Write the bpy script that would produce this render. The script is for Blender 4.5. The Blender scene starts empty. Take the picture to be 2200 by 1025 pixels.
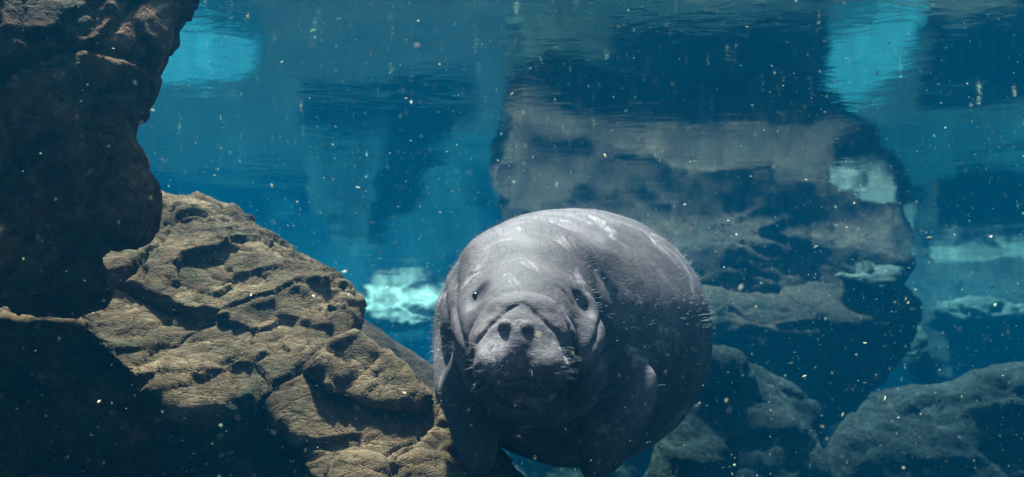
import bpy, math, random
import numpy as np

# ------------------------------------------------------------------ camera, sky, sun, exposure
F = 2000.0                     # focal length in photo pixels (photo is 2200 x 1025)
PITCH = math.atan((850 - 512.5) / F)
SURF = 1.2                     # water surface height above the lens (m)
FLOOR = -1.4
sc = bpy.context.scene
camd = bpy.data.cameras.new('camera'); cam = bpy.data.objects.new('camera', camd)
sc.collection.objects.link(cam)
camd.sensor_width = 36.0; camd.lens = 36.0 * F / 2200.0
camd.clip_start = 0.02; camd.clip_end = 500
cam.location = (0, 0, 0); cam.rotation_euler = (math.pi / 2 + PITCH, 0, 0)
camd.dof.use_dof = True; camd.dof.focus_distance = 2.05; camd.dof.aperture_fstop = 4.5
sc.camera = cam

SUN_TO = np.array([-0.14, 0.19, 0.97]); SUN_TO = SUN_TO / np.linalg.norm(SUN_TO)
world = bpy.data.worlds.new('World'); sc.world = world; world.use_nodes = True
wn = world.node_tree.nodes; wl = world.node_tree.links
sky = wn.new('ShaderNodeTexSky'); sky.sky_type = 'NISHITA'; sky.sun_disc = False
sky.sun_elevation = math.asin(SUN_TO[2]); sky.sun_rotation = math.atan2(SUN_TO[0], SUN_TO[1])
bg = wn['Background']; bg.inputs['Strength'].default_value = 0.09
wl.new(sky.outputs[0], bg.inputs['Color'])
sund = bpy.data.lights.new('sun', 'SUN'); sund.energy = 5.0; sund.angle = math.radians(3.0)
sund.color = (1.0, 0.84, 0.76)
sun = bpy.data.objects.new('sun', sund); sc.collection.objects.link(sun)
from mathutils import Vector, Matrix
sun.rotation_euler = Vector(SUN_TO).to_track_quat('Z', 'Y').to_euler()
sc.view_settings.view_transform = 'Standard'; sc.view_settings.look = 'None'
sc.view_settings.exposure = 2.1; sc.view_settings.gamma = 1.0; sc.view_settings.use_curve_mapping = False
sc.cycles.use_denoising = True; sc.cycles.use_adaptive_sampling = True; sc.cycles.adaptive_threshold = 0.02
sc.cycles.max_bounces = 6; sc.cycles.diffuse_bounces = 2; sc.cycles.glossy_bounces = 3
sc.cycles.volume_bounces = 2; sc.cycles.transparent_max_bounces = 16
sc.cycles.sample_clamp_indirect = 4.0

# ------------------------------------------------------------------ helpers
rng = np.random.default_rng(7)
CP, SP = math.cos(PITCH), math.sin(PITCH)
def cam2w(P):
    P = np.asarray(P, float)
    X, U, Z = P[..., 0], P[..., 1], P[..., 2]
    return np.stack([X, Z * CP - U * SP, Z * SP + U * CP], -1)
def w2cam(P):
    P = np.asarray(P, float)
    return np.stack([P[..., 0], -P[..., 1] * SP + P[..., 2] * CP, P[..., 1] * CP + P[..., 2] * SP], -1)
def c(px, py, d):
    return np.array([(px - 1100) * d / F, (512.5 - py) * d / F, d])
def pix(Pc):
    return np.stack([1100 + F * Pc[:, 0] / Pc[:, 2], 512.5 - F * Pc[:, 1] / Pc[:, 2]], -1)

def _hash(ix, iy, iz, s):
    n = (ix.astype(np.int64) * 374761393 + iy.astype(np.int64) * 668265263 + iz.astype(np.int64) * 1274126177 + s * 974634777) & 0xFFFFFFFF
    n = ((n ^ (n >> 13)) * 1274126177) & 0xFFFFFFFF
    n = ((n ^ (n >> 16)) * 2246822519) & 0xFFFFFFFF
    return ((n ^ (n >> 15)) & 0xFFFFFF) / float(0xFFFFFF)
def vnoise(P, s=0):
    i = np.floor(P); f = P - i; i = i.astype(np.int64)
    u = f * f * f * (f * (f * 6 - 15) + 10)
    r = 0
    for dx in (0, 1):
        wx = u[:, 0] if dx else 1 - u[:, 0]
        for dy in (0, 1):
            wy = u[:, 1] if dy else 1 - u[:, 1]
            for dz in (0, 1):
                wz = u[:, 2] if dz else 1 - u[:, 2]
                r = r + wx * wy * wz * _hash(i[:, 0] + dx, i[:, 1] + dy, i[:, 2] + dz, s)
    return r * 2 - 1
def fbm(P, o=5, s=0, g=0.5):
    r = 0; a = 1.0; t = 0
    for k in range(o):
        r = r + a * vnoise(P * (2.03 ** k) + 17.3 * k, s + k); t += a; a *= g
    return r / t
def voro(P, s=0, full=False):
    """F1, F2 and a random number of the nearest cell"""
    i = np.floor(P).astype(np.int64); N = len(P)
    f1 = np.full(N, 9.0); f2 = np.full(N, 9.0); cid = np.zeros(N); off = np.zeros((N, 3))
    for dx in (-1, 0, 1):
        for dy in (-1, 0, 1):
            for dz in (-1, 0, 1):
                a, b, d = i[:, 0] + dx, i[:, 1] + dy, i[:, 2] + dz
                q = np.stack([a + _hash(a, b, d, s), b + _hash(a, b, d, s + 1), d + _hash(a, b, d, s + 2)], -1)
                r = np.sqrt(((q - P) ** 2).sum(-1))
                h = _hash(a, b, d, s + 3)
                m = r < f1
                f2 = np.where(m, f1, np.minimum(f2, r)); cid = np.where(m, h, cid); f1 = np.where(m, r, f1)
                off[m] = (P - q)[m]
    return (f1, f2, cid, off) if full else (f1, f2, cid)
def sstep(a, b, x):
    t = np.clip((x - a) / (b - a), 0, 1); return t * t * (3 - 2 * t)
def smin(a, b, k):
    h = np.clip(0.5 + 0.5 * (b - a) / k, 0, 1); return b + (a - b) * h - k * h * (1 - h)
def smax(a, b, k): return -smin(-a, -b, k)
def rot(ax=0, ay=0, az=0):
    m = Matrix.Rotation(math.radians(az), 3, 'Z') @ Matrix.Rotation(math.radians(ay), 3, 'Y') @ Matrix.Rotation(math.radians(ax), 3, 'X')
    return np.array(m)
def ell(P, ctr, r, R=None):
    q = P - ctr
    if R is not None: q = q @ R
    r = np.asarray(r, float)
    k0 = np.sqrt(((q / r) ** 2).sum(-1)); k1 = np.sqrt(((q / (r * r)) ** 2).sum(-1)) + 1e-9
    return k0 * (k0 - 1) / k1
def cone(P, a, b, ra, rb):
    a = np.asarray(a, float); b = np.asarray(b, float); ba = b - a
    t = np.clip(((P - a) @ ba) / (ba @ ba), 0, 1)
    return np.sqrt(((P - a - t[:, None] * ba) ** 2).sum(-1)) - (ra + (rb - ra) * t)
def polysd(Q, V):
    V = np.asarray(V, float); n = len(V)
    d = np.full(len(Q), 1e18); s = np.ones(len(Q))
    for i in range(n):
        a = V[i]; b = V[i - 1]; e = b - a; w = Q - a
        t = np.clip((w @ e) / (e @ e), 0, 1); bb = w - t[:, None] * e
        d = np.minimum(d, (bb ** 2).sum(-1))
        c1 = Q[:, 1] >= a[1]; c2 = Q[:, 1] < b[1]; c3 = e[0] * w[:, 1] > e[1] * w[:, 0]
        s = np.where((c1 & c2 & c3) | (~c1 & ~c2 & ~c3), -s, s)
    return s * np.sqrt(d)

def ev(f, P, n=400000):
    if len(P) <= n: return f(P)
    return np.concatenate([f(P[i:i + n]) for i in range(0, len(P), n)])
def nets(f, lo, hi, h, proj=2):
    """surface nets: closed quad mesh of f = 0, then pulled on to the surface"""
    lo = np.asarray(lo, float); hi = np.asarray(hi, float)
    n = np.ceil((hi - lo) / h).astype(int) + 1
    ax = [lo[k] + h * np.arange(n[k]) for k in range(3)]
    G = np.stack(np.meshgrid(*ax, indexing='ij'), -1).reshape(-1, 3)
    K4 = 5                                        # coarse pass first, fine only near the surface
    cn = np.ceil((n - 1) / K4).astype(int) + 1
    ca = [lo[k] + h * K4 * np.arange(cn[k]) for k in range(3)]
    cv = ev(f, np.stack(np.meshgrid(*ca, indexing='ij'), -1).reshape(-1, 3)).reshape(cn)
    ii = [np.clip(np.round(np.arange(n[k]) / K4).astype(int), 0, cn[k] - 1) for k in range(3)]
    v = cv[np.ix_(*ii)].ravel().copy(); near = np.abs(v) < 2.4 * K4 * h
    v[near] = ev(f, G[near]); v = v.reshape(n)
    v[0] = v[-1] = 1; v[:, 0] = v[:, -1] = 1; v[:, :, 0] = v[:, :, -1] = 1
    cs = np.zeros((n[0] - 1, n[1] - 1, n[2] - 1, 3)); ct = np.zeros(cs.shape[:3])
    I, J, K = [np.arange(m - 1) for m in n]
    base = np.stack(np.meshgrid(I, J, K, indexing='ij'), -1).astype(float)
    def sl(o): return v[o[0]:n[0] - 1 + o[0], o[1]:n[1] - 1 + o[1], o[2]:n[2] - 1 + o[2]]
    for a in range(3):
        o1, o2 = [k for k in range(3) if k != a]
        for p in (0, 1):
            for q in (0, 1):
                s = [0, 0, 0]; s[o1] = p; s[o2] = q; e = list(s); e[a] = 1
                A = sl(s); B = sl(e); m = (A < 0) != (B < 0)
                t = A[m] / (A[m] - B[m])
                pt = base[m] + np.array(s); pt[:, a] += t
                cs[m] += pt; ct[m] += 1
    m = ct > 0
    idx = np.full(ct.shape, -1, np.int64); idx[m] = np.arange(m.sum())
    V = cs[m] / ct[m][:, None] * h + lo
    quads = []
    for a in range(3):
        o1, o2 = [(1, 2), (2, 0), (0, 1)][a]
        r = [slice(0, n[k] - 1) if k == a else slice(1, n[k] - 1) for k in range(3)]
        A = v[tuple(r)]; r2 = list(r); r2[a] = slice(1, n[a]); B = v[tuple(r2)]
        mm = (A < 0) != (B < 0); w = np.argwhere(mm)
        off = np.array([0 if k == a else 1 for k in range(3)]); g = w + off
        flip = (A[mm] < 0)
        def ci(d1, d2):
            gg = g.copy(); gg[:, o1] -= d1; gg[:, o2] -= d2
            return idx[gg[:, 0], gg[:, 1], gg[:, 2]]
        q = np.stack([ci(1, 1), ci(0, 1), ci(0, 0), ci(1, 0)], -1)
        q[~flip] = q[~flip][:, ::-1]
        quads.append(q)
    Q = np.concatenate(quads)
    for _ in range(proj): V = project(f, V, h)
    return V, Q
def grad(f, V, e):
    g = np.zeros_like(V)
    for k in range(3):
        d = np.zeros(3); d[k] = e
        g[:, k] = ev(f, V + d) - ev(f, V - d)
    return g / (2 * e)
def project(f, V, h):
    g = grad(f, V, h * 0.3); d = ev(f, V)
    st = d / np.maximum((g ** 2).sum(-1), 0.2)
    return V - g * np.clip(st, -h * 0.6, h * 0.6)[:, None]
def vnormals(V, Q):
    fn = np.cross(V[Q[:, 2]] - V[Q[:, 0]], V[Q[:, 3]] - V[Q[:, 1]])
    N = np.zeros_like(V)
    for k in range(4): np.add.at(N, Q[:, k], fn)
    return N / np.maximum(np.linalg.norm(N, axis=1, keepdims=True), 1e-12)
def subdiv(V, Q):
    E = np.concatenate([Q[:, [k, (k + 1) % 4]] for k in range(4)]); E.sort(axis=1)
    U, inv = np.unique(E, axis=0, return_inverse=True); inv = inv.reshape(4, -1)
    nv = len(V); ne = len(U); nq = len(Q)
    V2 = np.concatenate([V, V[U].mean(1), V[Q].mean(1)])
    fc = nv + ne + np.arange(nq)
    Q2 = np.concatenate([np.stack([Q[:, k], nv + inv[k], fc, nv + inv[k - 1]], -1) for k in range(4)])
    return V2, Q2
def link_mesh(name, V, Q, mat, parent=None, smooth=True, origin=None):
    V = np.asarray(V, np.float32); Q = np.asarray(Q, np.int32)
    if origin is not None: V = V - np.asarray(origin, np.float32)
    k = Q.shape[1]
    me = bpy.data.meshes.new(name)
    me.vertices.add(len(V)); me.vertices.foreach_set('co', V.ravel())
    me.loops.add(Q.size); me.loops.foreach_set('vertex_index', Q.ravel())
    me.polygons.add(len(Q)); me.polygons.foreach_set('loop_start', np.arange(len(Q), dtype=np.int32) * k)
    me.polygons.foreach_set('loop_total', np.full(len(Q), k, np.int32))
    me.polygons.foreach_set('use_smooth', np.full(len(Q), smooth, bool))
    me.update(calc_edges=True); me.validate()
    me.materials.append(mat)
    o = bpy.data.objects.new(name, me); sc.collection.objects.link(o)
    if parent is not None: o.parent = parent
    if origin is not None and parent is None: o.location = origin
    return o
def tag(o, label=None, cat=None, group=None, kind=None):
    if label: o['label'] = label
    if cat: o['category'] = cat
    if group: o['group'] = group
    if kind: o['kind'] = kind
    return o

# ------------------------------------------------------------------ materials
class NT:
    def __init__(self, name):
        self.m = bpy.data.materials.new(name); self.m.use_nodes = True
        self.t = self.m.node_tree; self.n = self.t.nodes; self.p = self.n.get('Principled BSDF'); self.out = self.n['Material Output']
    def new(self, typ, **kw):
        x = self.n.new(typ)
        for k, v in kw.items(): setattr(x, k, v)
        return x
    def l(self, a, b): self.t.links.new(a, b)
    def coord(self, scale=(1, 1, 1), rotv=(0, 0, 0)):
        g = self.new('ShaderNodeNewGeometry'); mp = self.new('ShaderNodeMapping')
        mp.inputs['Scale'].default_value = scale; mp.inputs['Rotation'].default_value = rotv
        self.l(g.outputs['Position'], mp.inputs['Vector']); return mp.outputs[0]
    def noise(self, co, scale, detail=6, rough=0.55, dist=0.0):
        x = self.new('ShaderNodeTexNoise'); x.inputs['Scale'].default_value = scale
        x.inputs['Detail'].default_value = detail; x.inputs['Roughness'].default_value = rough; x.inputs['Distortion'].default_value = dist
        self.l(co, x.inputs['Vector']); return x.outputs['Fac']
    def ramp(self, fac, stops):
        x = self.new('ShaderNodeValToRGB'); e = x.color_ramp.elements
        while len(e) < len(stops): e.new(0.5)
        for i, (p, col) in enumerate(stops):
            e[i].position = p; e[i].color = (*col, 1) if len(col) == 3 else col
        self.l(fac, x.inputs[0]); return x.outputs[0]
    def mix(self, fac, a, b, mode='MIX'):
        x = self.new('ShaderNodeMix', data_type='RGBA', blend_type=mode)
        if isinstance(fac, float): x.inputs[0].default_value = fac
        else: self.l(fac, x.inputs[0])
        for s, v in ((6, a), (7, b)):
            if isinstance(v, tuple): x.inputs[s].default_value = (*v, 1)
            else: self.l(v, x.inputs[s])
        return x.outputs[2]
    def bump(self, h, strength, dist, nrm=None):
        x = self.new('ShaderNodeBump'); x.inputs['Strength'].default_value = strength; x.inputs['Distance'].default_value = dist
        self.l(h, x.inputs['Height'])
        if nrm is not None: self.l(nrm, x.inputs['Normal'])
        return x.outputs[0]

def rock_mat(name, dark, mid, light, stain, s=1.0, rough=0.9, aniso=(1, 1, 1), rotv=(0, 0, 0), bump=0.012, cracks=False):
    t = NT(name); co = t.coord(aniso, rotv); co1 = t.coord()
    big = t.noise(co, 2.2 * s, 6, 0.62, 0.4)
    base = t.ramp(big, [(0.30, dark), (0.50, mid), (0.70, light)])
    fine = t.noise(co, 26 * s, 5, 0.7, 0.2)
    base = t.mix(t.ramp(fine, [(0.35, (0, 0, 0)), (0.65, (1, 1, 1))]), base, light, 'OVERLAY')
    st = t.noise(co1, 5.0 * s, 6, 0.6, 0.8)
    base = t.mix(t.ramp(st, [(0.52, (0, 0, 0)), (0.68, (0.75, 0.75, 0.75))]), base, stain)
    t.l(base, t.p.inputs['Base Color']); t.p.inputs['Roughness'].default_value = rough
    t.p.inputs['Specular IOR Level'].default_value = 0.15
    wv = t.new('ShaderNodeMix', data_type='VECTOR'); wv.inputs[0].default_value = 0.12
    nc = t.new('ShaderNodeTexNoise'); nc.inputs['Scale'].default_value = 6 * s; nc.inputs['Detail'].default_value = 5
    t.l(co, nc.inputs['Vector']); t.l(co, wv.inputs[4]); t.l(nc.outputs['Color'], wv.inputs[5])
    def mul(x, k, add=None):
        m = t.new('ShaderNodeMath', operation='MULTIPLY_ADD'); t.l(x, m.inputs[0]); m.inputs[1].default_value = k
        if add is None: m.inputs[2].default_value = 0
        else: t.l(add, m.inputs[2])
        return m.outputs[0]
    hgt = mul(t.noise(co, 14 * s, 6, 0.72, 0.3), 1.0)
    hgt = mul(t.noise(co1, 70 * s, 3, 0.7), 0.22, hgt)
    for vs, wd, dp in (((5.0 * s, 0.05, 0.45), (13.0 * s, 0.08, 0.2)) if cracks else ()):
        vo = t.new('ShaderNodeTexVoronoi', feature='DISTANCE_TO_EDGE'); vo.inputs['Scale'].default_value = vs
        t.l(wv.outputs[1], vo.inputs['Vector'])
        mr = t.new('ShaderNodeMapRange'); mr.inputs['From Max'].default_value = wd; t.l(vo.outputs['Distance'], mr.inputs['Value'])
        hgt = mul(mr.outputs[0], dp, hgt)
    b = t.bump(hgt, 1.0, bump / s)
    t.l(b, t.p.inputs['Normal'])
    return t.m

# ------------------------------------------------------------------ materials used
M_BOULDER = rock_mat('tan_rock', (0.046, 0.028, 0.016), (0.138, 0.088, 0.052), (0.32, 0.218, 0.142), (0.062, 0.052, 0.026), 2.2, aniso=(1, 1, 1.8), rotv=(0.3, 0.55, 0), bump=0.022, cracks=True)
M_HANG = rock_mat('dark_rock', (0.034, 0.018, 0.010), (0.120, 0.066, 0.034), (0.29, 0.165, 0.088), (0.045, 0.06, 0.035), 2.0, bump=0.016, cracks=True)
M_MURK = rock_mat('hazed_rock', (0.010, 0.013, 0.013), (0.028, 0.033, 0.032), (0.065, 0.072, 0.068), (0.018, 0.025, 0.024), 1.4, bump=0.04)  # darkened towards blue grey, distance haze put into the colour
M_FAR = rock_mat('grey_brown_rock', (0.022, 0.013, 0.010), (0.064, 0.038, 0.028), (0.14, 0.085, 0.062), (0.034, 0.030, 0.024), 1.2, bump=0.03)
M_WALL = rock_mat('water_blue_rock', (0.010, 0.021, 0.026), (0.028, 0.056, 0.068), (0.065, 0.115, 0.135), (0.02, 0.044, 0.048), 0.45, aniso=(1, 1, 0.35), bump=0.04)  # blue of the water mixed into the rock colour
M_BROWN = rock_mat('brown_rock', (0.035, 0.025, 0.018), (0.10, 0.07, 0.05), (0.19, 0.14, 0.10), (0.05, 0.05, 0.04), 0.9, bump=0.03)
M_PALE = rock_mat('pale_glint_rock', (0.04, 0.043, 0.04), (0.085, 0.09, 0.085), (0.17, 0.178, 0.168), (0.04, 0.05, 0.045), 2.6, bump=0.03)
M_BRIGHT = rock_mat('glow_rock', (0.14, 0.12, 0.11), (0.34, 0.29, 0.27), (0.60, 0.50, 0.47), (0.14, 0.13, 0.12), 3.4, bump=0.03)  # glow of the bright spot put into a paler rock colour
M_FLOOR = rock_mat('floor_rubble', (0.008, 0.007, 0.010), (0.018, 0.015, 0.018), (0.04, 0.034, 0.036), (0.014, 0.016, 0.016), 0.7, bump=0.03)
M_SAND = rock_mat('cyan_sand', (0.006, 0.025, 0.036), (0.025, 0.085, 0.112), (0.055, 0.17, 0.21), (0.010, 0.036, 0.05), 3.2, bump=0.01)  # cyan light of the mirrored patches put into the sand colour

# ------------------------------------------------------------------ setting: water, haze, floor, walls
def grid_mesh(xs, ys, zf):
    X, Y = np.meshgrid(xs, ys, indexing='ij'); P = np.stack([X.ravel(), Y.ravel()], -1)
    V = np.concatenate([P, zf(P)[:, None]], 1); ny = len(ys)
    i = (np.arange(len(xs) - 1)[:, None] * ny + np.arange(ny - 1)[None]).ravel()
    return V, np.stack([i, i + ny, i + ny + 1, i + 1], -1)
def wave(P):
    q = np.concatenate([P * np.array([0.9, 1.3]), np.zeros((len(P), 1))], 1)
    return SURF + 0.007 * fbm(q * 0.9, 3, 3) + 0.0018 * fbm(q * 3.6 + 5, 3, 9)
t = NT('water_underside')
fr = t.new('ShaderNodeFresnel'); fr.inputs['IOR'].default_value = 1.333
gl = t.new('ShaderNodeBsdfGlossy'); gl.inputs['Roughness'].default_value = 0.055; gl.inputs['Color'].default_value = (1, 1, 1, 1)
tr = t.new('ShaderNodeBsdfTransparent'); mx = t.new('ShaderNodeMixShader')
t.l(fr.outputs[0], mx.inputs[0]); t.l(tr.outputs[0], mx.inputs[1]); t.l(gl.outputs[0], mx.inputs[2])
bw = t.bump(t.noise(t.coord((1, 1.8, 1), (0, 0, 0.35)), 7.0, 3, 0.55, 0.6), 1.0, 0.0010)
t.l(bw, gl.inputs['Normal'])
t.l(mx.outputs[0], t.out.inputs['Surface']); t.n.remove(t.p)
V, Q = grid_mesh(np.linspace(-13, 13, 326), np.linspace(-4, 19, 276), wave)
tag(link_mesh('water', V, Q, t.m), 'rippled underside of the water surface mirroring the rocks below', 'water', kind='structure')

t = NT('haze')
pv = t.new('ShaderNodeVolumePrincipled')
pv.inputs['Color'].default_value = (0.0002, 0.036, 0.080, 1); pv.inputs['Density'].default_value = 0.14
pv.inputs['Absorption Color'].default_value = (0.0, 0.60, 0.62, 1)
pv.inputs['Anisotropy'].default_value = 0.35
t.l(pv.outputs[0], t.out.inputs['Volume']); t.n.remove(t.p)
x0, x1, y0, y1, z0, z1 = -15, 15, -5, 21, -3.2, 1.75
V = [(x, y, z) for x in (x0, x1) for y in (y0, y1) for z in (z0, z1)]
Q = [(0, 1, 3, 2), (4, 6, 7, 5), (0, 4, 5, 1), (2, 3, 7, 6), (0, 2, 6, 4), (1, 5, 7, 3)]
tag(link_mesh('haze', V, Q, t.m, smooth=False), 'blue murky water filling the whole tank', 'water', kind='stuff')

def floorz(P):
    q = np.concatenate([P, np.zeros((len(P), 1))], 1)
    return FLOOR + 0.16 * fbm(q * 0.7, 5, 21)
V, Q = grid_mesh(np.linspace(-13, 13, 160), np.linspace(-4, 19, 140), floorz)
tag(link_mesh('tank_floor', V, Q, M_FLOOR), 'dark rubble floor of the tank', 'floor', kind='structure')

def wall_strip(name, path, zlo, zhi, mat, amp, seed, n=260, m=60):
    path = np.asarray(path, float); seg = np.r_[0, np.cumsum(np.linalg.norm(np.diff(path, axis=0), axis=1))]
    s = np.linspace(0, seg[-1], n); X = np.interp(s, seg, path[:, 0]); Y = np.interp(s, seg, path[:, 1])
    k = np.ones(15) / 15
    Xs = np.convolve(np.pad(X, 7, 'edge'), k, 'valid'); Ys = np.convolve(np.pad(Y, 7, 'edge'), k, 'valid')
    T = np.stack([np.gradient(Xs), np.gradient(Ys)], -1); T /= np.linalg.norm(T, axis=1, keepdims=True)
    N = np.stack([-T[:, 1], T[:, 0]], -1)
    Z = np.linspace(zlo, zhi, m)
    P = np.zeros((n, m, 3)); P[:, :, 0] = Xs[:, None]; P[:, :, 1] = Ys[:, None]; P[:, :, 2] = Z[None]
    P = P.reshape(-1, 3); NN = np.repeat(N, m, 0)
    d = amp * fbm(P * np.array([0.5, 0.5, 0.35]), 6, seed)
    f1, f2, cid = voro(P * np.array([0.8, 0.8, 0.6]), seed + 40)
    d = d + amp * 0.5 * (cid - 0.5) * sstep(0.0, 0.25, f2 - f1)
    d = d + 0.36 * (P[:, 2] - zlo)              # leans back
    P[:, 0] += NN[:, 0] * d; P[:, 1] += NN[:, 1] * d
    i = (np.arange(n - 1)[:, None] * m + np.arange(m - 1)[None]).ravel()
    return tag(link_mesh(name, P, np.stack([i, i + m, i + m + 1, i + 1], -1), mat), 'artificial rock wall round the back of the tank, tinted with the blue of the water', 'wall', kind='structure')
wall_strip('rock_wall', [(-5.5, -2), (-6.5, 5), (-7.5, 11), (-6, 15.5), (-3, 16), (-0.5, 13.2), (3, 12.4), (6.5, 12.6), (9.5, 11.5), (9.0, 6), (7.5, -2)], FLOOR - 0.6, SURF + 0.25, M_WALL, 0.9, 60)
# unseen wall behind the lens, sloped and toned to bounce fill light forward
t = NT('bounce_concrete'); cn_ = t.noise(t.coord(), 3.0, 8, 0.6)
t.l(t.ramp(cn_, [(0.3, (0.07, 0.062, 0.055)), (0.7, (0.11, 0.10, 0.09))]), t.p.inputs['Base Color']); t.p.inputs['Roughness'].default_value = 0.9
V = [(x, y + (0.9 if z < 0 else 0.0), z) for x in (-6.5, 8.5) for y in (-3.0, -2.2) for z in (FLOOR - 0.5, SURF + 0.3)]
tag(link_mesh('viewing_bounce_wall', V, [(0, 1, 3, 2), (4, 6, 7, 5), (0, 4, 5, 1), (2, 3, 7, 6), (0, 2, 6, 4), (1, 5, 7, 3)], t.m, smooth=False), 'unseen wall on the viewing side of the tank, sloped to bounce light', 'wall', kind='structure')

def sand(name, ctr, r, seed, label):  # added beds, placed so their mirror images make the bright cyan patches
    a = np.linspace(0, 2 * math.pi, 72, endpoint=False); rr = np.linspace(0.02, 1, 24)
    P = []
    for ai in a:
        e = 1 + 0.22 * fbm(np.array([[math.cos(ai) * 1.6, math.sin(ai) * 1.6, seed]]), 3, seed)[0]
        for q in rr: P.append((ctr[0] + r[0] * q * e * math.cos(ai), ctr[1] + r[1] * q * e * math.sin(ai), q))
    P = np.array(P); q = P[:, 2].copy()
    P[:, 2] = FLOOR + 0.20 + 0.16 * (1 - q ** 2) - 0.5 * np.clip(q - 0.9, 0, 1) * 8 + 0.02 * fbm(P * 3, 4, seed)
    n = 24; Qs = []
    for i in range(72):
        j = (i + 1) % 72
        for k in range(n - 1): Qs.append((i * n + k, i * n + k + 1, j * n + k + 1, j * n + k))
    return tag(link_mesh(name, P, Qs, M_SAND), label, 'sand', kind='structure')
sand('added_sand_bed', (3.78, 9.9), (0.62, 1.75), 5, 'added cyan-tinted sand bed on the floor, making the bright mirrored patch at the right')
sand('added_sand_bed', (-3.75, 9.2), (1.15, 1.5), 11, 'added cyan-tinted sand bed on the floor, making the bright mirrored patch at the left')

# ------------------------------------------------------------------ rocks
def rock_detail(V, Q, amp, s, seed, dip=None, strata=0.5):
    """plates, cracks and grain on a rock mesh (camera-frame metres)"""
    N = vnormals(V, Q)
    P = V @ (rot(*dip) if dip else np.eye(3))
    W = P * s + 0.14 * np.stack([fbm(P * s * 1.5, 3, seed + k) for k in range(3)], -1)
    d = 0.8 * fbm(W * 0.8, 5, seed + 5, 0.5)
    A = W * np.array([0.9, 1.55, 0.9])
    for k, (fr, st, ft, ck, w) in enumerate(((0.50, 1.0, 1.5, 0.7, 0.05), (1.35, 0.42, 0.95, 0.32, 0.07), (3.6, 0.14, 0.42, 0.10, 0.10))):
        f1, f2, cid, off = voro(A * fr + 3 * k, seed + 10 * k + 10, True)
        th = cid * 6283.0; ph = cid * 977.0
        rd = np.stack([np.cos(th) * np.cos(ph), np.sin(ph), np.sin(th) * np.cos(ph)], -1)
        d = d + strata * st * (cid - 0.5) + strata * ft * (rd * off).sum(-1)          # stepped, tilted plates
        d = d - ck * (1 - sstep(0.0, w, f2 - f1)) * sstep(-0.25, 0.15, vnoise(P * s * (1 + k), seed + 3 + k))
    pk = fbm(A * 1.3 * np.array([0.6, 1.4, 0.6]), 4, seed + 30)
    d = d - 0.40 * sstep(0.36, 0.40, pk)
    d = d + 0.10 * fbm(W * 7, 4, seed + 50)
    return V + N * (amp * d)[:, None]
def poly_rock(name, poly, planes, back, mat, h, amp, s, seed, label, round_=0.05, lo_d=None, dip=None, strata=0.5, group=None, warp=0.0, sub=False):
    """solid bounded by an outline, front planes (point, normal in camera frame) and a back distance"""
    poly = np.asarray(poly, float)
    def f(P):
        Z = np.maximum(P[:, 2], 0.05)
        q = np.stack([1100 + F * P[:, 0] / Z, 512.5 - F * P[:, 1] / Z], -1)
        d = polysd(q, poly) * Z / F
        for pt, n in planes:
            n = np.asarray(n, float); n = n / np.linalg.norm(n)
            d = smax(d, (P - pt) @ n, round_)
        d = smax(d, P[:, 2] - back, round_)
        if warp: d = d + warp * fbm(P * s * 0.6, 2, seed + 77)
        return d
    dmin = lo_d if lo_d else min(pt[2] for pt, n in planes) - 0.5
    mn = poly.min(0) - 60; mx_ = poly.max(0) + 60
    cs = np.array([c(px, py, d) for px in (mn[0], mx_[0]) for py in (mn[1], mx_[1]) for d in (dmin, back)])
    V, Q = nets(f, cs.min(0) - 2 * h, cs.max(0) + np.array([2 * h, 2 * h, round_ + 2 * h]), h, 1)
    if sub: V, Q = subdiv(V, Q)
    V = rock_detail(V, Q, amp, s, seed, dip, strata)
    Wd = cam2w(V); org = Wd.mean(0); org[2] = Wd[:, 2].min()
    o = link_mesh(name, Wd, Q, mat, origin=org)
    return tag(o, label, 'rock', group)

NB = (0.16, 0.74, -0.64)
poly_rock('boulder', [(300, 405), (420, 426), (500, 455), (560, 512), (620, 545), (690, 575), (740, 612), (768, 655), (765, 700), (745, 770), (690, 815), (640, 850), (560, 862), (430, 912), (330, 862), (235, 790), (160, 700), (120, 600), (200, 450)],
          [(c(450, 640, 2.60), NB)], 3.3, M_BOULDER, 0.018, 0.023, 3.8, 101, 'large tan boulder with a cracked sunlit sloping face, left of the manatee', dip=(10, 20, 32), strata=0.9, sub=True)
poly_rock('boulder', [(-80, 660), (170, 680), (330, 800), (430, 850), (600, 830), (660, 900), (665, 960), (700, 1090), (-80, 1090)],
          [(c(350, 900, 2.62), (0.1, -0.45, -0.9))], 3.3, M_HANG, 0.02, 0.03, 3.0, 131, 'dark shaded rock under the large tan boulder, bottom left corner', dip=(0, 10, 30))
poly_rock('boulder', [(640, 790), (700, 735), (760, 705), (800, 728), (860, 780), (925, 850), (900, 876), (800, 872), (700, 850)],
          [(c(780, 790, 2.42), (0.25, 0.6, -0.75)), (c(700, 800, 2.36), (-0.7, 0.1, -0.6))], 2.95, M_BOULDER, 0.012, 0.020, 5.0, 151, 'angular tan block wedged below the right end of the large boulder', round_=0.02, dip=(10, 10, 40))
poly_rock('boulder', [(575, 850), (660, 815), (880, 850), (960, 850), (1060, 940), (1150, 1090), (660, 1090), (645, 960), (590, 910)],
          [(c(800, 930, 2.34), (0.14, 0.74, -0.64))], 3.1, M_BOULDER, 0.016, 0.020, 4.2, 171, 'broad tan slab sloping down beneath the manatee flipper, bottom centre', dip=(0, 15, 25), sub=True, strata=0.8)
poly_rock('boulder', [(755, 670), (850, 735), (930, 785), (1010, 870), (1000, 960), (800, 900), (700, 760)],
          [(c(860, 800, 3.2), (0.3, 0.7, -0.65))], 3.9, M_FAR, 0.02, 0.015, 4.0, 181, 'smooth grey slab behind the wedged block, beside the manatee flipper')
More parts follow.
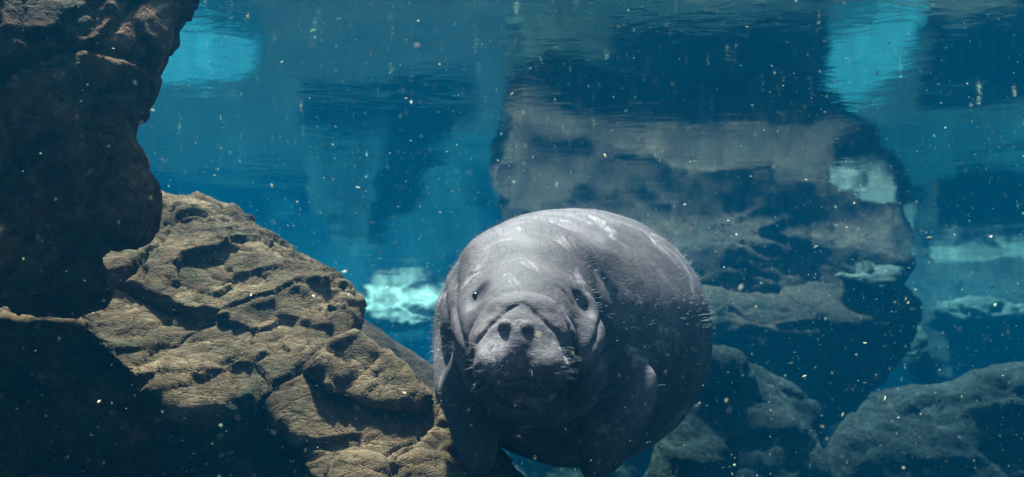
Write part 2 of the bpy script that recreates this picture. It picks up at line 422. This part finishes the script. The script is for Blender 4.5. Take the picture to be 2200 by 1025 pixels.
poly_rock('boulder', [(690, 1080), (705, 1000), (740, 972), (790, 968), (830, 985), (850, 1080)],
          [(c(770, 1010, 2.12), (0, 0.6, -0.8))], 2.4, M_BOULDER, 0.01, 0.012, 6.0, 191, 'small pale stone at the bottom edge, below the broad slab')
poly_rock('boulder', [(850, 1080), (855, 985), (900, 966), (960, 985), (1010, 1020), (1030, 1080)],
          [(c(930, 1010, 2.16), (0, 0.6, -0.8))], 2.45, M_BOULDER, 0.01, 0.012, 6.0, 197, 'small rounded stone at the bottom edge, under the dark flipper tip')
# overhanging rock at the left
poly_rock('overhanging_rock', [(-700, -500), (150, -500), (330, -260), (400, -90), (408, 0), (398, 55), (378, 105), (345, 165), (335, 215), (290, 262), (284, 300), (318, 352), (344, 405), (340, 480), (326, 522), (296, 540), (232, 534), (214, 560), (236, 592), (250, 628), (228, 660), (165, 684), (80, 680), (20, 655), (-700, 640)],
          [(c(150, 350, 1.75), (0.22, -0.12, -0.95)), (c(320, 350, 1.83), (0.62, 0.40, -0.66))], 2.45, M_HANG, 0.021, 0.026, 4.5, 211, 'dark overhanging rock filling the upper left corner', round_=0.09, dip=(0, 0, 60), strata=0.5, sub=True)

# far rocks, standing in the water at the back
FAR = [
 ('ledge_rock', [(1130, 720), (1110, 660), (1150, 610), (1300, 600), (1500, 600), (1640, 606), (1760, 598), (1850, 604), (1915, 618), (1955, 648), (1966, 682), (1945, 730), (1890, 795), (1845, 850), (1760, 880), (1600, 850), (1400, 830), (1200, 820)],
  [(c(1700, 690, 6.3), (0.05, 0.72, -0.65)), (c(1700, 690, 6.25), (0.10, -0.55, -0.8))], 8.2, M_FAR, 0.03, 0.085, 1.7, 301, 'dark ledge rock with a rounded nose and undercut, right of the manatee', 0.10, 0.24),
 ('ledge_rock', [(1125, 590), (1160, 545), (1300, 528), (1520, 520), (1620, 526), (1740, 518), (1840, 522), (1910, 535), (1950, 565), (1930, 605), (1800, 640), (1150, 650)],
  [(c(1700, 570, 6.9), (0.05, 0.5, -0.85))], 8.6, M_FAR, 0.03, 0.085, 1.7, 307, 'upper ledge rock close under the water surface, above the rounded nose', 0.10, 0.20),
 ('rock', [(1380, 1200), (1430, 820), (1500, 752), (1560, 738), (1640, 762), (1710, 815), (1770, 895), (1800, 1010), (1815, 1200)],
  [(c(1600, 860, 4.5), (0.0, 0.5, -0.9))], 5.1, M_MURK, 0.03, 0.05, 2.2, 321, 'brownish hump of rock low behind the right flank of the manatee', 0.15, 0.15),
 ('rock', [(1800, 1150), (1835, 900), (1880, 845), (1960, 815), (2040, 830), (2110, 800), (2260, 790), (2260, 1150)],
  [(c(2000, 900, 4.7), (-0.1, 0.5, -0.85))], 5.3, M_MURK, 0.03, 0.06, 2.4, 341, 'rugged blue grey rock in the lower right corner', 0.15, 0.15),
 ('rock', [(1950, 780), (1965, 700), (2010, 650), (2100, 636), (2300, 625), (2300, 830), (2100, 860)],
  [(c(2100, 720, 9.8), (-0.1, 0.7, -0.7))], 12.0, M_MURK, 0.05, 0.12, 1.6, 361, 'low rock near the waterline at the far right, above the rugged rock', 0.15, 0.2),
 ('rock', [(1085, 1250), (1090, 900), (1115, 800), (1180, 752), (1300, 770), (1420, 748), (1560, 775), (1700, 760), (1800, 830), (1840, 1250)],
  [(c(1400, 900, 9.2), (-0.05, 0.42, -0.9))], 11.4, M_BROWN, 0.06, 0.16, 0.9, 381, 'wide brown rock mass standing behind the manatee body', 0.25, 0.22),
 ('rock', [(600, 1100), (630, 900), (680, 790), (740, 735), (830, 760), (900, 850), (960, 1100)],
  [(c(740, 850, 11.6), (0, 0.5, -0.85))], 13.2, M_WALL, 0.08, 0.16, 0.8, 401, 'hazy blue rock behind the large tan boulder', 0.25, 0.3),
]
for nm, poly, planes, back, mat, h, amp, s, seed, lab, rd, wp in FAR:
    poly_rock(nm, poly, planes, back, mat, h, amp, s, seed, lab, round_=rd, warp=wp, strata=0.4)
poly_rock('pale_glint_rock', [(780, 668), (812, 652), (870, 646), (905, 655), (940, 650), (960, 672), (930, 690), (890, 700), (850, 696), (800, 690)],
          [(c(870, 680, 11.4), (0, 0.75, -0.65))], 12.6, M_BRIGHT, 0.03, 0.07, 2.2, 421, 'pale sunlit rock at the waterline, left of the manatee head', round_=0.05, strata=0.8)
poly_rock('pale_glint_rock', [(1790, 592), (1830, 584), (1862, 574), (1905, 568), (1938, 574), (1946, 592), (1925, 612), (1880, 622), (1840, 610)],
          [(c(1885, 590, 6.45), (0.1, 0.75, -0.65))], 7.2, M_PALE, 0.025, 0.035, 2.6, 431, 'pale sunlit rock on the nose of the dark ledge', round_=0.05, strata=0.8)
poly_rock('pale_glint_rock', [(1928, 712), (1950, 694), (1978, 706), (1990, 738), (1970, 768), (1938, 762)],
          [(c(1955, 730, 9.0), (0, 0.75, -0.65))], 9.8, M_PALE, 0.025, 0.04, 2.6, 441, 'small added rock standing in for a glint past the nose of the dark ledge', round_=0.04, strata=0.6)  # added rock in place of a turquoise glint
poly_rock('pale_glint_rock', [(2010, 668), (2060, 652), (2120, 648), (2180, 656), (2230, 650), (2230, 680), (2150, 684), (2070, 690)],
          [(c(2120, 668, 9.3), (0, 0.8, -0.6))], 10.0, M_PALE, 0.025, 0.06, 2.6, 451, 'row of added rock standing in for glints at the waterline by the right edge', round_=0.04, strata=0.8)  # added rock, its pale tone stands for the sparkles along the waterline

# ------------------------------------------------------------------ manatee (camera-frame metres: right, up, forward)
def pr(px, d): return px * d / F
BAX = rot(-2, 8, 0)                       # body axis swings away to the right
BODY_C = c(1241, 714, 2.85)
def man_body(P):
    b = ell(P, BODY_C, (0.404, 0.380, 0.62), BAX)
    # rear, tail stock and paddle, hidden behind the bulk
    b = smin(b, cone(P, c(1275, 735, 3.3), c(1310, 745, 3.95), 0.27, 0.13), 0.15)
    b = smin(b, ell(P, c(1320, 748, 4.25), (0.24, 0.045, 0.30), rot(0, 8, 0)), 0.10)
    return b
NOSE = {}
def man_sdf(P):
    d = man_body(P)
    # shoulders and neck mass
    d = smin(d, ell(P, c(1185, 700, 2.56), (0.305, 0.300, 0.33), rot(6, 6, 0)), 0.10)
    m = P[:, 2] < 2.62
    if m.any(): d[m] = man_front(P[m], d[m])
    return d
def man_front(P, d):
    up = sstep(-0.13, 0.0, P[:, 1])               # the brow runs smoothly into the back, the sides fold
    # neck rolls, each a hood over the next
    d = smin(d, ell(P, c(1134, 690, 2.36), (0.230, 0.220, 0.22), rot(-14, 0, 0)), 0.030 + 0.09 * up)
    d = smin(d, ell(P, c(1130, 690, 2.22), (0.205, 0.190, 0.19), rot(-16, 0, 0)), 0.022 + 0.09 * up)
    # head
    h = ell(P, c(1128, 690, 2.10), (0.163, 0.150, 0.21), rot(-22, 0, 0))
    h = smin(h, ell(P, c(1126, 640, 2.10), (0.130, 0.085, 0.22), rot(-36, 0, 0)), 0.05)
    d = smin(d, h, 0.020 + 0.09 * up)
    # cheeks below the eyes
    for px, py, r in ((1032, 742, (0.050, 0.098, 0.12)), (1243, 765, (0.055, 0.105, 0.12))):
        d = smin(d, ell(P, c(px, py, 2.00), r, rot(0, 0, 0)), 0.045)
    # bridge of the nose
    d = smin(d, ell(P, c(1122, 672, 1.920), (0.095, 0.055, 0.13), rot(-38, 0, 0)), 0.05)
    # eye sockets
    for px, py, a in ((1021, 634, 22), (1257, 654, -32)):
        if px not in NOSE: continue
        e = ell(P, NOSE[px] + np.array([0, 0, 0.004]), (0.014, 0.027, 0.030), rot(0, 0, -a))
        d = smax(d, -e, 0.024)
    # snout stem, hood fold, upper lip disc
    d = smin(d, ell(P, c(1124, 748, 1.965), (0.110, 0.104, 0.13)), 0.012)
    hood = ell(P, c(1124, 738, 1.858), (0.1060, 0.1000, 0.085), rot(12, 0, -4))
    hood = smin(hood, ell(P, c(1122, 668, 1.868), (0.070, 0.034, 0.060), rot(12, 0, -2)), 0.02)
    d = smin(d, hood, 0.006)
    disc = ell(P, c(1118, 762, 1.828), (0.0960, 0.0800, 0.092), rot(-30, 0, -6))
    disc = smin(disc, ell(P, c(1119, 712, 1.850), (0.072, 0.056, 0.062), rot(-25, 0, -3)), 0.050)
    for px, py in ((1066, 788), (1170, 795)):      # bristle pads
        disc = smin(disc, ell(P, c(px, py, 1.766), (0.047, 0.044, 0.048), rot(0, 0, 0)), 0.022)
    cleft = ell(P, c(1114, 800, 1.700), (0.010, 0.040, 0.026))
    disc = smax(disc, -cleft, 0.030)
    d = smin(d, disc, 0.005)
    # lower lip and chin
    lip = ell(P, c(1121, 840, 1.825), (0.066, 0.026, 0.066), rot(-12, 0, -5))
    d = smin(d, lip, 0.006)
    d = smin(d, ell(P, c(1130, 832, 2.01), (0.098, 0.052, 0.13), rot(-14, 0, 0)), 0.015)
    # throat
    d = smin(d, ell(P, c(1140, 800, 2.18), (0.175, 0.125, 0.20)), 0.03)
    # nostrils: closed round valves in shallow sockets
    for px, py in ((1086, 702), (1131, 704)):
        n0 = NOSE.get(px)
        if n0 is None: continue
        d = smax(d, -ell(P, n0 + np.array([0, 0.0045, 0.003]), (0.0158, 0.0152, 0.008)), 0.003)
        d = smin(d, ell(P, n0 + np.array([0, -0.0015, 0.0052]), (0.0150, 0.0152, 0.0125)), 0.002)
    # flippers
    R1 = rot(-4, -28, 14)
    f1 = ell(P, c(1013, 893, 2.10), (0.060, 0.138, 0.024), R1)
    f1 = smin(f1, cone(P, c(995, 740, 2.36), c(985, 840, 2.14), 0.080, 0.050), 0.05)
    d = smin(d, f1, 0.035)
    R2 = rot(4, 34, -27)
    f2 = ell(P, c(1328, 908, 2.23), (0.067, 0.152, 0.024), R2)
    f2 = smin(f2, cone(P, c(1345, 740, 2.56), c(1362, 850, 2.345), 0.10, 0.058), 0.08)
    d = smin(d, f2, 0.050)
    return d
def surf_at(px, py):
    k = c(px, py, 1.0); dist = 1.5
    for _ in range(60): dist += 0.8 * man_sdf((k * dist)[None])[0]
    return k * dist
for q_ in ((1021, 634), (1257, 654), (1086, 702), (1131, 704)): NOSE[q_[0]] = surf_at(*q_)
V, Q = nets(man_sdf, (-0.42, -0.66, 1.68), (0.76, 0.22, 4.66)  , 0.0085, 1)
V, Q = subdiv(V, Q)
for _ in range(1): V = project(man_sdf, V, 0.005)
# skin folds carved along the creases seen on the face, neck and flank
FOLD = [  # (points px, width m, depth m)
 ([(1118, 652), (1088, 668), (1052, 698), (1024, 735), (1013, 780), (1014, 815)], 0.0055, 0.0050),
 ([(1128, 652), (1165, 685), (1196, 716), (1214, 758), (1220, 800), (1212, 832)], 0.0060, 0.0060),
 ([(1198, 655), (1224, 700), (1236, 750), (1232, 800), (1216, 836)], 0.0055, 0.0070),
 ([(1062, 818), (1090, 824), (1118, 815), (1150, 826), (1185, 830)], 0.0040, 0.0055),
 ([(953, 590), (955, 660), (968, 720), (1000, 785)], 0.010, 0.0060),
 ([(980, 590), (978, 660), (990, 715), (1012, 770)], 0.009, 0.0060),
 ([(1003, 605), (1012, 590), (1035, 580)], 0.004, 0.0025),
 ([(1045, 640), (1065, 622), (1075, 612)], 0.003, 0.002),
 ([(1195, 612), (1215, 630), (1236, 662)], 0.003, 0.003),
 ([(1212, 635), (1228, 655), (1240, 680)], 0.003, 0.002),
 ([(1285, 640), (1290, 680), (1283, 720), (1262, 760)], 0.006, 0.004),
 ([(1318, 630), (1322, 690), (1310, 745), (1280, 795), (1240, 828), (1210, 845)], 0.010, 0.0085),
 ([(1300, 775), (1265, 812), (1225, 836)], 0.005, 0.004),
 ([(1375, 790), (1330, 828), (1280, 850), (1210, 865), (1140, 872)], 0.008, 0.0045),
 ([(1060, 880), (1120, 900), (1200, 905), (1280, 890)], 0.006, 0.003),
 ([(1065, 905), (1150, 930), (1260, 930)], 0.005, 0.003),
 ([(1425, 775), (1428, 830), (1410, 890), (1370, 950)], 0.007, 0.004),
 ([(1480, 800), (1450, 880), (1400, 940)], 0.007, 0.003),
 ([(1020, 830), (1030, 850), (1050, 862)], 0.005, 0.004),
]
N = vnormals(V, Q); px = pix(V); disp = np.zeros(len(V))
front = (N[:, 2] < 0.25) & (V[:, 2] < 2.6)
for pts, w, dep in FOLD:
    pts = np.array(pts, float); best = np.full(len(V), 1e9); tt = np.zeros(len(V))
    m = front & (px[:, 0] > pts[:, 0].min() - 60) & (px[:, 0] < pts[:, 0].max() + 60) & (px[:, 1] > pts[:, 1].min() - 60) & (px[:, 1] < pts[:, 1].max() + 60)
    q = px[m]; b = np.full(len(q), 1e9); tp = np.zeros(len(q)); n = len(pts) - 1
    for i in range(n):
        e = pts[i + 1] - pts[i]; w_ = q - pts[i]; t_ = np.clip((w_ @ e) / (e @ e), 0, 1)
        dd = np.linalg.norm(w_ - t_[:, None] * e, axis=1); k = dd < b
        b = np.where(k, dd, b); tp = np.where(k, (i + t_) / n, tp)
    r = b * V[m][:, 2] / F
    taper = np.sin(np.pi * np.clip(tp, 0.02, 0.98)) ** 0.5
    disp[m] += taper * dep * (-np.exp(-(r / (0.55 * w)) ** 2) + 0.30 * np.exp(-((r - 1.8 * w) / (1.3 * w)) ** 2))
# soft unevenness of blubber, fine wrinkles round the muzzle
disp += 0.0065 * fbm(V * 6, 3, 501) + 0.0004 * fbm(V * 38, 4, 511)
mz = np.exp(-((px[:, 0] - 1118) / 150) ** 2 - ((px[:, 1] - 740) / 130) ** 2) * (V[:, 2] < 2.05)
disp += 0.0016 * mz * fbm(V * np.array([60, 110, 60]), 3, 521)
V = V + N * disp[:, None]
MV, MN = V, vnormals(V, Q)

t = NT('manatee_skin'); co = t.coord()
big = t.noise(co, 5.5, 8, 0.65, 0.5)
col = t.ramp(big, [(0.28, (0.090, 0.067, 0.075)), (0.52, (0.160, 0.122, 0.136)), (0.72, (0.290, 0.230, 0.248))])
sc1 = t.noise(t.coord((1, 1, 1), (0.4, 0, 0.5)), 7.5, 9, 0.72, 0.9)
col = t.mix(t.ramp(sc1, [(0.55, (0, 0, 0)), (0.69, (0.75, 0.75, 0.75))]), col, (0.54, 0.45, 0.46))
mo = t.noise(t.coord((1, 1, 1), (0.2, 0.6, 0.1)), 11, 7, 0.7, 0.6)
col = t.mix(t.ramp(mo, [(0.50, (0, 0, 0)), (0.68, (0.6, 0.6, 0.6))]), col, (0.100, 0.073, 0.064))
fine = t.noise(co, 160, 5, 0.7)
col = t.mix(t.ramp(fine, [(0.3, (0.25, 0.25, 0.25)), (0.7, (0.75, 0.75, 0.75))]), col, col, 'OVERLAY')
t.l(col, t.p.inputs['Base Color']); t.p.inputs['Roughness'].default_value = 0.7
t.p.inputs['Specular IOR Level'].default_value = 0.25
v = t.new('ShaderNodeTexVoronoi', feature='DISTANCE_TO_EDGE'); v.inputs['Scale'].default_value = 170
t.l(t.coord((1, 1, 1.0)), v.inputs['Vector'])
b = t.bump(t.noise(co, 190, 5, 0.65, 0.3), 0.6, 0.0020)
b = t.bump(v.outputs['Distance'], 0.30, 0.0022, b)
b = t.bump(t.noise(t.coord((0.6, 1.0, 3.2), (0.5, 0.2, 0)), 26, 4, 0.6, 2.2), 0.22, 0.004, b)
t.l(b, t.p.inputs['Normal'])
M_SKIN = t.m
t = NT('eye_dark'); t.p.inputs['Base Color'].default_value = (0.012, 0.010, 0.010, 1); t.p.inputs['Roughness'].default_value = 0.08; M_EYE = t.m
t = NT('bristle'); t.p.inputs['Base Color'].default_value = (0.28, 0.26, 0.24, 1); t.p.inputs['Roughness'].default_value = 0.5; M_HAIR = t.m

org = cam2w(BODY_C[None])[0]
man = bpy.data.objects.new('manatee', None); sc.collection.objects.link(man); man.location = org; man.empty_display_size = 0.2
tag(man, 'plump grey manatee hovering and facing the viewer with bristly muzzle', 'manatee')
link_mesh('body', cam2w(MV), Q, M_SKIN, man, origin=org)
def uv_sphere(ctr, r, n=20, m=12):
    V = []; Qs = []
    for i in range(m + 1):
        th = math.pi * (0.002 + 0.996 * i / m)
        for j in range(n):
            ph = 2 * math.pi * j / n
            V.append((ctr[0] + r * math.sin(th) * math.cos(ph), ctr[1] + r * math.sin(th) * math.sin(ph), ctr[2] + r * math.cos(th)))
    for i in range(m):
        for j in range(n): Qs.append((i * n + j, i * n + (j + 1) % n, (i + 1) * n + (j + 1) % n, (i + 1) * n + j))
    return np.array(V), np.array(Qs)
for epx, epy in ((1022, 636), (1256, 657)):
    m = (np.abs(px[:, 0] - epx) < 5) & (np.abs(px[:, 1] - epy) < 5) & (V[:, 2] < 2.4)
    dz = np.median(V[m][:, 2]) if m.any() else 1.96
    ev_, eq = uv_sphere(c(epx, epy, dz + 0.006), 0.0080)
    link_mesh('eye', cam2w(ev_), eq, M_EYE, man, origin=org)
def hairs(name, roots, dirs, lens, rad, seed, curl=0.25):
    g = np.random.default_rng(seed); n = len(roots); k = 4
    Vs = []; Qs = []; bend = g.normal(0, curl, (n, 3)) + np.array([0, -0.05, 0])
    side = np.cross(dirs, g.normal(0, 1, (n, 3))); side /= np.linalg.norm(side, axis=1, keepdims=True)
    sd2 = np.cross(dirs, side)
    rings = []
    for i in range(k):
        tt = i / (k - 1)
        ctr = roots + (dirs * tt + bend * tt * tt * 0.6) * lens[:, None] - dirs * 0.003 * (i == 0)
        rr = (rad * (1 - 0.85 * tt))[:, None] if hasattr(rad, '__len__') else rad * (1 - 0.85 * tt)
        rings.append(np.stack([ctr + side * rr, ctr - side * 0.5 * rr + sd2 * 0.87 * rr, ctr - side * 0.5 * rr - sd2 * 0.87 * rr], 1))
    Vv = np.stack(rings, 1).reshape(-1, 3)
    b0 = np.arange(n) * k * 3
    for i in range(k - 1):
        for j in range(3):
            a = b0 + i * 3 + j; b_ = b0 + i * 3 + (j + 1) % 3
            Qs.append(np.stack([a, b_, b_ + 3, a + 3], -1))
    o = link_mesh(name, cam2w(Vv), np.concatenate(Qs), M_HAIR, man, origin=org)
    o['kind'] = 'stuff'; return o
g = np.random.default_rng(3)
cand = np.where((MV[:, 2] > 2.05) & (MV[:, 2] < 3.3) & (MN[:, 1] > -0.55))[0]
ids = g.choice(cand, 2200, replace=False)
dr = MN[ids] + g.normal(0, 0.18, (len(ids), 3)); dr /= np.linalg.norm(dr, axis=1, keepdims=True)
hairs('body_hair', MV[ids], dr, g.uniform(0.009, 0.019, len(ids)), 0.00042, 5, 0.06)
P2 = pix(MV)
cand = np.where((MV[:, 2] < 1.95) & (MN[:, 2] < -0.1) & (P2[:, 1] > 735) & (P2[:, 1] < 835) & (np.abs(P2[:, 0] - 1116) > 18) & (np.abs(P2[:, 0] - 1118) < 112))[0]
ids = g.choice(cand, 260, replace=False)
sgn = np.sign(P2[ids, 0] - 1116)
dr = MN[ids] * 0.8 + np.stack([sgn * 0.75, g.uniform(-0.35, 0.05, len(ids)), np.full(len(ids), -0.1)], -1) + g.normal(0, 0.15, (len(ids), 3))
dr /= np.linalg.norm(dr, axis=1, keepdims=True)
hairs('whiskers', MV[ids], dr, g.uniform(0.008, 0.022, len(ids)), 0.00034, 6, 0.35)

# ------------------------------------------------------------------ drifting specks
g = np.random.default_rng(12); n = 8000
d = 0.6 + 6.0 * g.random(n) ** 1.2
P = np.stack([g.uniform(-60, 2260, n), g.uniform(-60, 1085, n)], -1)
ctr = np.stack([(P[:, 0] - 1100) * d / F, (512.5 - P[:, 1]) * d / F, d], -1)
ctr = ctr[man_sdf(ctr) > 0.03]; n = len(ctr)
r = (0.00026 + 0.00018 * g.random(n) + 0.0012 * g.random(n) ** 14) * ctr[:, 2]
A = g.normal(0, 1, (n, 3)); A /= np.linalg.norm(A, axis=1, keepdims=True)
B = np.cross(A, g.normal(0, 1, (n, 3))); B /= np.linalg.norm(B, axis=1, keepdims=True); C_ = np.cross(A, B)
e = g.uniform(0.7, 3.2, n)
Vv = np.stack([ctr + A * (r * e)[:, None], ctr + B * r[:, None], ctr - A * (r * e)[:, None] * 0.8, ctr - B * r[:, None], ctr + C_ * (r * 0.45)[:, None], ctr - C_ * (r * 0.45)[:, None]], 1).reshape(-1, 3)
b0 = np.arange(n) * 6
T = np.concatenate([np.stack([b0 + i, b0 + j, b0 + k], -1) for i, j, k in ((0, 1, 4), (1, 2, 4), (2, 3, 4), (3, 0, 4), (1, 0, 5), (2, 1, 5), (3, 2, 5), (0, 3, 5))])
t = NT('speck'); gi = t.new('ShaderNodeNewGeometry')
t.l(t.ramp(gi.outputs['Random Per Island'], [(0.0, (0.16, 0.12, 0.08)), (0.35, (0.48, 0.36, 0.16)), (0.7, (0.72, 0.62, 0.36)), (1.0, (0.90, 0.88, 0.80))]), t.p.inputs['Base Color']); t.p.inputs['Roughness'].default_value = 0.6
W = cam2w(Vv); k = W[:, 2].reshape(-1, 6).max(1) < SURF - 0.02
T = T[np.isin(T[:, 0] // 6, np.where(k)[0])]
tag(link_mesh('floating_specks', W, T, t.m, smooth=False), 'pale specks of debris drifting through the water', 'debris', kind='stuff')
